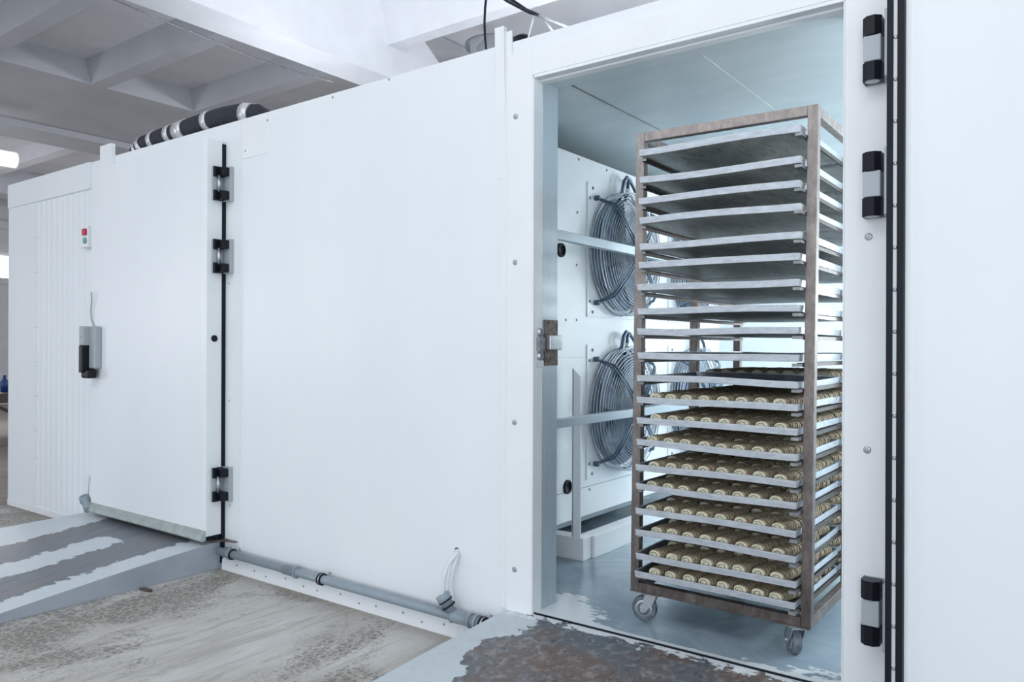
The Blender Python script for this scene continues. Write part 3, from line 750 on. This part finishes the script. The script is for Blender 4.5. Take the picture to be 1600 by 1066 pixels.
f1 = fan(1.335, 1.73)
for a_, b_ in ((1.335, .88), (2.31, 1.73), (2.31, .88)): fan(a_, b_)
for u, v in ((904, 249), (948, 266), (902, 332), (901, 414), (901, 500), (900, 620), (884, 500), (921, 765), (921, 660)):
    p = atx(u, v, UX); screw(cu, (UX, p.y, p.z), (1, 0, 0), .007, .004, 'steel_dark')
for u, v in ((876, 391), (886, 761)):
    p = atx(u, v, UX); k = MB(); k.lathe((UX-.001, p.y, p.z), (1, 0, 0), [(0, .036), (.010, .035), (.012, .026), (.003, .024), (.002, 0)], 28); k.build('drain_port', M['rubber'], cu)
# base rails of the unit
MB().box(-2.03, -1.95, .82, 3.4, ZF, ZF+.11, .003).build('base_rail', M['trim'], cu)
MB().box(-2.75, -1.965, .735, .82, ZF, ZF+.11, .003).build('base_rail', M['trim'], cu)
up = MB(); up.prism([(-2.03, .74, ZF+.11), (-1.985, .74, ZF+.11), (-1.985, .74, 1.075), (-2.03, .74, 1.115)], (0, .008, 0))
up.prism([(-2.033, .74, ZF+.11), (-2.033, .79, ZF+.11), (-2.033, .79, 1.115), (-2.033, .74, 1.115)], (.006, 0, 0))
up.build('guard_post', M['trim'], cu)
# bumper rails
for z0_, z1_, lb in ((1.663, 1.703, 'upper grey bumper rail running in front of the fans'), (.885, .922, 'lower grey bumper rail running in front of the fans')):
    tag(MB().box(-1.785, -1.750, .158, 3.6, z0_, z1_, .002).build('bumper_rail', M['bar_rail']), lb, 'rail')

# ------------------------------------------------------------------ baking rack
FAM = []
X0, X1, Y0, Y1, ZB, ZT = -1.380, -.719, .127, 1.185, .298, 2.02
rk = empty('baking_rack', (-1.05, .65, ZF), 'tall brown stained steel baking rack on casters full of trays', 'rack'); FAM.append(rk)
pw = .034
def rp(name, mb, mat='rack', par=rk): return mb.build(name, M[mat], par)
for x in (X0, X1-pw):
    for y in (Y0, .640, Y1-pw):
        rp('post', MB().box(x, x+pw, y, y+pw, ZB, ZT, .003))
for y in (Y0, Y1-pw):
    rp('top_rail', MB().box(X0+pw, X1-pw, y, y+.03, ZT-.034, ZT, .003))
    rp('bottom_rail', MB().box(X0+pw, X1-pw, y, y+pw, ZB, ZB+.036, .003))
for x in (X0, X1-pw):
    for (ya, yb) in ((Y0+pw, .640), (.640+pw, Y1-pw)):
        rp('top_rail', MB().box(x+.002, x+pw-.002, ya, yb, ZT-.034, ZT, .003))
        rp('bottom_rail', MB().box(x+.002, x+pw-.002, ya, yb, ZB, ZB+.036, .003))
LV_L = [230, 276.5, 309, 337, 379, 407, 443, 479, 512, 548, 584, 618, 653.5, 687.5, 724.5, 756, 793, 829, 865, 892]
LV_R = [196, 242, 279, 317, 361, 395, 436.5, 477, 511, 557, 597, 633, 669, 710, 752.5, 788.5, 832, 869, 911, 946]
TY = .083   # front edge of front trays
zs = []
for a_, b_ in zip(LV_L, LV_R):
    zl = aty(995, a_, TY).z; zr = aty(1266, b_, TY).z; zs.append((zl+zr)/2)
TR_X0, TR_X1 = X0+pw+.006, X1-pw-.006
RH = .0245
for z in zs:
    for x0_, x1_, s_ in ((X0+pw, X0+pw+.020, 1), (X1-pw-.020, X1-pw, -1)):
        rn = MB(); rn.box(x0_, x1_, Y0-.010, Y1, z-RH-.0045, z-RH-.0025)
        xx = x0_ if s_ > 0 else x1_-.0025
        rn.box(xx, xx+.0025, Y0-.010, Y1, z-RH-.016, z-RH-.003)
        xs_ = (x1_-.022, x1_+.001) if s_ < 0 else (x0_-.001, x0_+.016)
        rn.box(xs_[0], xs_[1], Y0-.058 if s_ < 0 else Y0-.012, Y0-.008, z-RH-.014, z-RH-.0045, .0, 1)
        rn.build('runner', [M['runner'], M['steel_dark']], rk)
        # square stub of the runner at the front
# casters
def caster(x, y, ang):
    p = empty('caster', (x, y, ZF)); p.parent = rk; p.matrix_parent_inverse = world_of(rk).inverted()
    fk = MB()
    fk.box(-.04, .04, -.04, .04, ZB-ZF-.006, ZB-ZF, .002)
    fk.lathe((0, 0, ZB-ZF-.018), (0, 0, 1), [(0, .022), (.012, .026)], 16)
    for s_ in (-1, 1): fk.prism([(s_*.021, -.022, .098), (s_*.021, .022, .098), (s_*.021, .030, .062), (s_*.021, .038, .035), (s_*.021, .020, .035), (s_*.021, -.010, .07)], (s_*.003, 0, 0))
    fk.box(-.024, .024, -.022, .022, .096, .104, .002); fk.cyl((-.03, .026, .048), (.03, .026, .048), .006, 10)
    me = [fk.build('fork', M['steel'], p, local=True)]
    wh = MB(); wh.lathe((0, .026, .048), (1, 0, 0), [(-.016, .0), (-.016, .030), (-.013, .033), (-.016, .038), (-.013, .046), (-.006, .048), (.006, .048), (.013, .046), (.016, .038), (.013, .033), (.016, .030), (.016, 0)], 36)
    me.append(wh.build('wheel', M['rubbed_rubber'], p, local=True))
    rim = MB(); rim.lathe((0, .026, .048), (1, 0, 0), [(-.0175, 0), (-.0175, .012), (-.015, .016), (-.0165, .030), (-.0150, .032)], 28); rim.lathe((0, .026, .048), (1, 0, 0), [(.0175, 0), (.0175, .012), (.015, .016), (.0165, .030), (.015, .032)], 28)
    me.append(rim.build('wheel_rim', M['steel'], p, local=True))
    p.rotation_euler = (0, 0, ang); return p
caster(X0+.062, Y0+.055, R(100)); caster(X1-.062, Y0+.055, R(38)); caster(X0+.062, Y1-.06, R(150)); caster(X1-.062, Y1-.06, R(60))
for x in (X0+.062, X1-.062):
    for y in (Y0+.055, Y1-.06):
        rp('caster_plate', MB().box(x-.06, x+.06, y-.06 if y < .6 else y-.05, y+.06, ZB, ZB+.006, .001))

# ------------------------------------------------------------------ trays
TL = .535
def tray_mesh(seed, inside):
    rnd = random.Random(seed); bm = bmesh.new()
    w_ = TR_X1-TR_X0; nx, ny = 14, 10
    amp = rnd.uniform(.003, .008); ph = rnd.uniform(0, 6); am2 = rnd.uniform(-.004, .004); droop = rnd.uniform(.002, .007)
    def warp(x, y):  # x 0..w, y 0..TL
        return amp*.5*math.sin(x/w_*PI*1.6+ph)*(1-.3*y/TL) + am2*math.sin(y/TL*PI) - droop*math.sin(x/w_*PI)*.6
    def P_(x, y, z): return (x, y, z+warp(x, y))
    gx = [w_*i/nx for i in range(nx+1)]; gy = [TL*j/ny for j in range(ny+1)]
    def rect(inset, z):
        out = []
        a, b_, c_, d_ = inset, w_-inset, inset, TL-inset
        for i in range(nx): out.append((a+(b_-a)*i/nx, c_, z))
        for j in range(ny): out.append((b_, c_+(d_-c_)*j/ny, z))
        for i in range(nx): out.append((b_-(b_-a)*i/nx, d_, z))
        for j in range(ny): out.append((a, d_-(d_-c_)*j/ny, z))
        return [bm.verts.new(P_(*p)) for p in out]
    loops = [rect(.0045, -RH+.001), rect(.0015, -RH+.002), rect(.0, -.004), rect(.0, 0), rect(.003, 0.0), rect(.004, -.003), rect(.010, -RH+.0035)]
    for k, (A, B) in enumerate(zip(loops, loops[1:])):
        n = len(A)
        for i in range(n):
            f = bm.faces.new((A[i], A[(i+1) % n], B[(i+1) % n], B[i])); f.smooth = False; f.material_index = 0 if k < 5 else 2
    # bottom and inner floor as grids
    def grid(loop, inset, z, mi, flip):
        a, b_, c_, d_ = inset, w_-inset, inset, TL-inset
        V = {}
        idx = 0
        for i in range(nx): V[(i, 0)] = loop[idx]; idx += 1
        for j in range(ny): V[(nx, j)] = loop[idx]; idx += 1
        for i in range(nx): V[(nx-i, ny)] = loop[idx]; idx += 1
        for j in range(ny): V[(0, ny-j)] = loop[idx]; idx += 1
        for i in range(1, nx):
            for j in range(1, ny): V[(i, j)] = bm.verts.new(P_(a+(b_-a)*i/nx, c_+(d_-c_)*j/ny, z))
        for i in range(nx):
            for j in range(ny):
                q = [V[(i, j)], V[(i+1, j)], V[(i+1, j+1)], V[(i, j+1)]]
                f = bm.faces.new(q[::-1] if flip else q); f.material_index = mi; f.smooth = True
    grid(loops[0], .0045, -RH+.001, 1, True); grid(loops[-1], .010, -RH+.0035, 2, False)
    bmesh.ops.recalc_face_normals(bm, faces=bm.faces)
    me = bpy.data.meshes.new('baking_tray'); bm.to_mesh(me); bm.free()
    for k in ('tray', 'tray_under', inside): me.materials.append(M[k])
    return me, warp
ORD = ['first', 'second', 'third', 'fourth', 'fifth', 'sixth', 'seventh', 'eighth', 'ninth', 'tenth', 'eleventh', 'twelfth', 'thirteenth', 'fourteenth', 'fifteenth', 'sixteenth', 'seventeenth', 'eighteenth', 'nineteenth', 'twentieth']
TVAR = [tray_mesh(i, 'tray_in') for i in range(7)] + [tray_mesh(20+i, 'tray_dark') for i in range(2)]
def loc_phrase(i):
    if i == 0: return 'topmost shelf'
    if i == 19: return 'lowest shelf'
    return ORD[i]+' shelf from the top' if i < 10 else ORD[19-i]+' shelf from the bottom'
for i, z in enumerate(zs):
    for rear in (0, 1):
        me, wp = TVAR[(i*3+rear*5) % 7] if i not in (8, 9) else TVAR[7+(i+rear) % 2]
        o = bpy.data.objects.new('baking_tray', me); COL.objects.link(o)
        yy_ = TY + (rear*(TL+.010)) + random.uniform(-.006, .006)*(1-rear)
        o.location = (TR_X0 + random.uniform(-.003, .003), yy_, z); o['wi'] = (i*3+rear*5) % 7
        st_ = 'holding rolls' if (i >= 11 or (i == 10 and rear)) else 'empty'
        tag(o, ('rear' if rear else 'front')+' aluminium baking tray, '+st_+', '+loc_phrase(i), 'tray', 'aluminium baking trays on the rack')
        del o['wi']; FAM.append(o)

# ------------------------------------------------------------------ pastry rolls
def roll_mesh(seed):
    rnd = random.Random(seed); bm = bmesh.new(); L_ = .148+rnd.uniform(-.006, .004); n = 14; seg = 14
    W_, H_ = .0275, .0175
    rings = []
    ys = []
    ph = rnd.uniform(0, 6)
    for k in range(n):
        y0 = L_*k/n; y1 = L_*(k+1)/n
        for (t_, s_) in ((.0, .78), (.13, .985), (.5, 1.03), (.87, .985), (.995, .78)): ys.append((y0+(y1-y0)*t_, s_ if not (k == 0 and t_ == 0) and not (k == n-1 and t_ > .99) else .95, k))
    for (y, s_, k) in ys:
        off = .0018*math.sin(k*1.9+ph); lift = .001*math.sin(k*2.7+ph)
        endk = 1-.10*(abs(y/L_-.5)*2)**4
        ring = []
        for j in range(seg):
            a_ = 2*PI*j/seg; cx, cz = math.cos(a_), math.sin(a_)
            px_ = W_*endk*s_*math.copysign(abs(cx)**.85, cx); pz_ = H_*endk*(s_ if cz > -.2 else 1)*math.copysign(abs(cz)**(.85 if cz > 0 else .6), cz)
            ring.append(bm.verts.new((px_+off, y + pz_*.22, pz_+H_*.97+lift)))
        rings.append((ring, s_))
    for (A, sa), (B, sb) in zip(rings, rings[1:]):
        gv = (sa < .9 and sb < .9)
        for j in range(seg):
            f = bm.faces.new((A[j], A[(j+1) % seg], B[(j+1) % seg], B[j])); f.smooth = False
            up = A[j].co.z > H_*.8
            if up and rnd.random() < .035: f.material_index = 3; continue
            f.material_index = 2 if (gv or (min(sa, sb) < .9 and up)) else 0
    for ring, fl_ in ((rings[0][0], True), (rings[-1][0], False)):
        f = bm.faces.new(ring); f.material_index = 1
    bmesh.ops.recalc_face_normals(bm, faces=bm.faces)
    me = bpy.data.meshes.new('pastry_roll'); bm.to_mesh(me); bm.free()
    for k in ('dough', 'cream', 'groove', 'filling'): me.materials.append(M[k])
    # spiral filling on the cut end
    s_ = MB(); pts_ = []
    for j in range(26):
        a_ = j/25*2*PI*1.05+ph; r_ = .30+.42*j/25
        px_, pz_ = r_*W_*.86*math.cos(a_), r_*H_*.86*math.sin(a_)
        pts_.append((px_, pz_*.22-.0008, pz_+H_*.97))
    s_.tube(pts_, .0013, 5)
    bmesh.ops.recalc_face_normals(s_.bm, faces=s_.bm.faces)
    mf = bpy.data.meshes.new('filling'); s_.bm.to_mesh(mf); s_.bm.free(); mf.materials.append(M['filling'])
    return me, mf
RV = [roll_mesh(100+i) for i in range(6)]
stuff_bm = bmesh.new()
for i, z in enumerate(zs):
    for rear in (0, 1):
        if not (i >= 11 or (i == 10 and rear)): continue
        individual = (not rear) or i <= 12
        wp = TVAR[(i*3+rear*5) % 7][1]
        y0 = TY + rear*(TL+.010) + .022
        rnd = random.Random(i*10+rear)
        drop = {15+2: 1}.get(i, 0)
        for row in range(3):
            for k in range(8):
                if i == 17 and row == 0 and k == 1: gap = .035
                else: gap = 0
                lx = (.074 if i >= 17 else .052 + (i*7 % 5)*.004) + k*(.0635 if i >= 17 else .0655) + rnd.uniform(-.005, .005); ly = .0 + row*.163 + rnd.uniform(-.003, .006)+gap*.3
                ang = -R(13)+rnd.uniform(-.05, .05)
                zz = z - RH + .0040 + wp(lx+.03, ly+.1)
                M_ = Matrix.Translation((TR_X0+lx-.004, y0+ly, zz)) @ Matrix.Rotation(ang, 4, 'Z')
                v_ = rnd.randrange(6)
                if individual:
                    o = bpy.data.objects.new('pastry_roll', RV[v_][0]); COL.objects.link(o); o.matrix_basis = M_
                    rows = ('front', 'middle', 'back')[row]
                    tag(o, 'sliced roll, %s from left in %s row, %s tray, %s' % (ORD[k], rows, 'rear' if rear else 'front', loc_phrase(i)), 'pastry', 'sliced pastry rolls on the baking trays')
                    FAM.append(o)
                    if row == 0 and not rear:
                        c2 = bpy.data.objects.new('filling', RV[v_][1]); COL.objects.link(c2); c2.parent = o
                else:
                    tmp = RV[v_][0].copy(); tmp.transform(M_); stuff_bm.from_mesh(tmp); bpy.data.meshes.remove(tmp)
me = bpy.data.meshes.new('pastry_rolls'); stuff_bm.to_mesh(me); stuff_bm.free()
for k in ('dough', 'cream', 'groove', 'filling'): me.materials.append(M[k])
o = bpy.data.objects.new('pastry_rolls', me); COL.objects.link(o)
tag(o, 'remaining sliced rolls on the rear trays of the lower shelves', 'pastry', 'sliced pastry rolls on the baking trays', 'stuff'); FAM.append(o)
# the rack leans slightly to the right at its top
piv = Matrix.Translation((-1.05, .6, 1.1)); LEAN = piv @ Matrix.Rotation(R(.6), 4, 'Y') @ piv.inverted()
for o in FAM: o.matrix_basis = LEAN @ o.matrix_basis

# lamp fixtures of the cold room (out of the picture)
for (x, y, dx, dy, lb) in ((-.75, 2.6, .62, .09, 'white lamp fitting across the cold room ceiling behind the rack'), (.15, 1.0, .09, .62, 'white lamp fitting along the cold room ceiling near right wall')):
    tag(MB().box(x-dx, x+dx, y-dy, y+dy, 2.2, 2.3, .01).build('ceiling_light', M['trim']), lb, 'lamp')
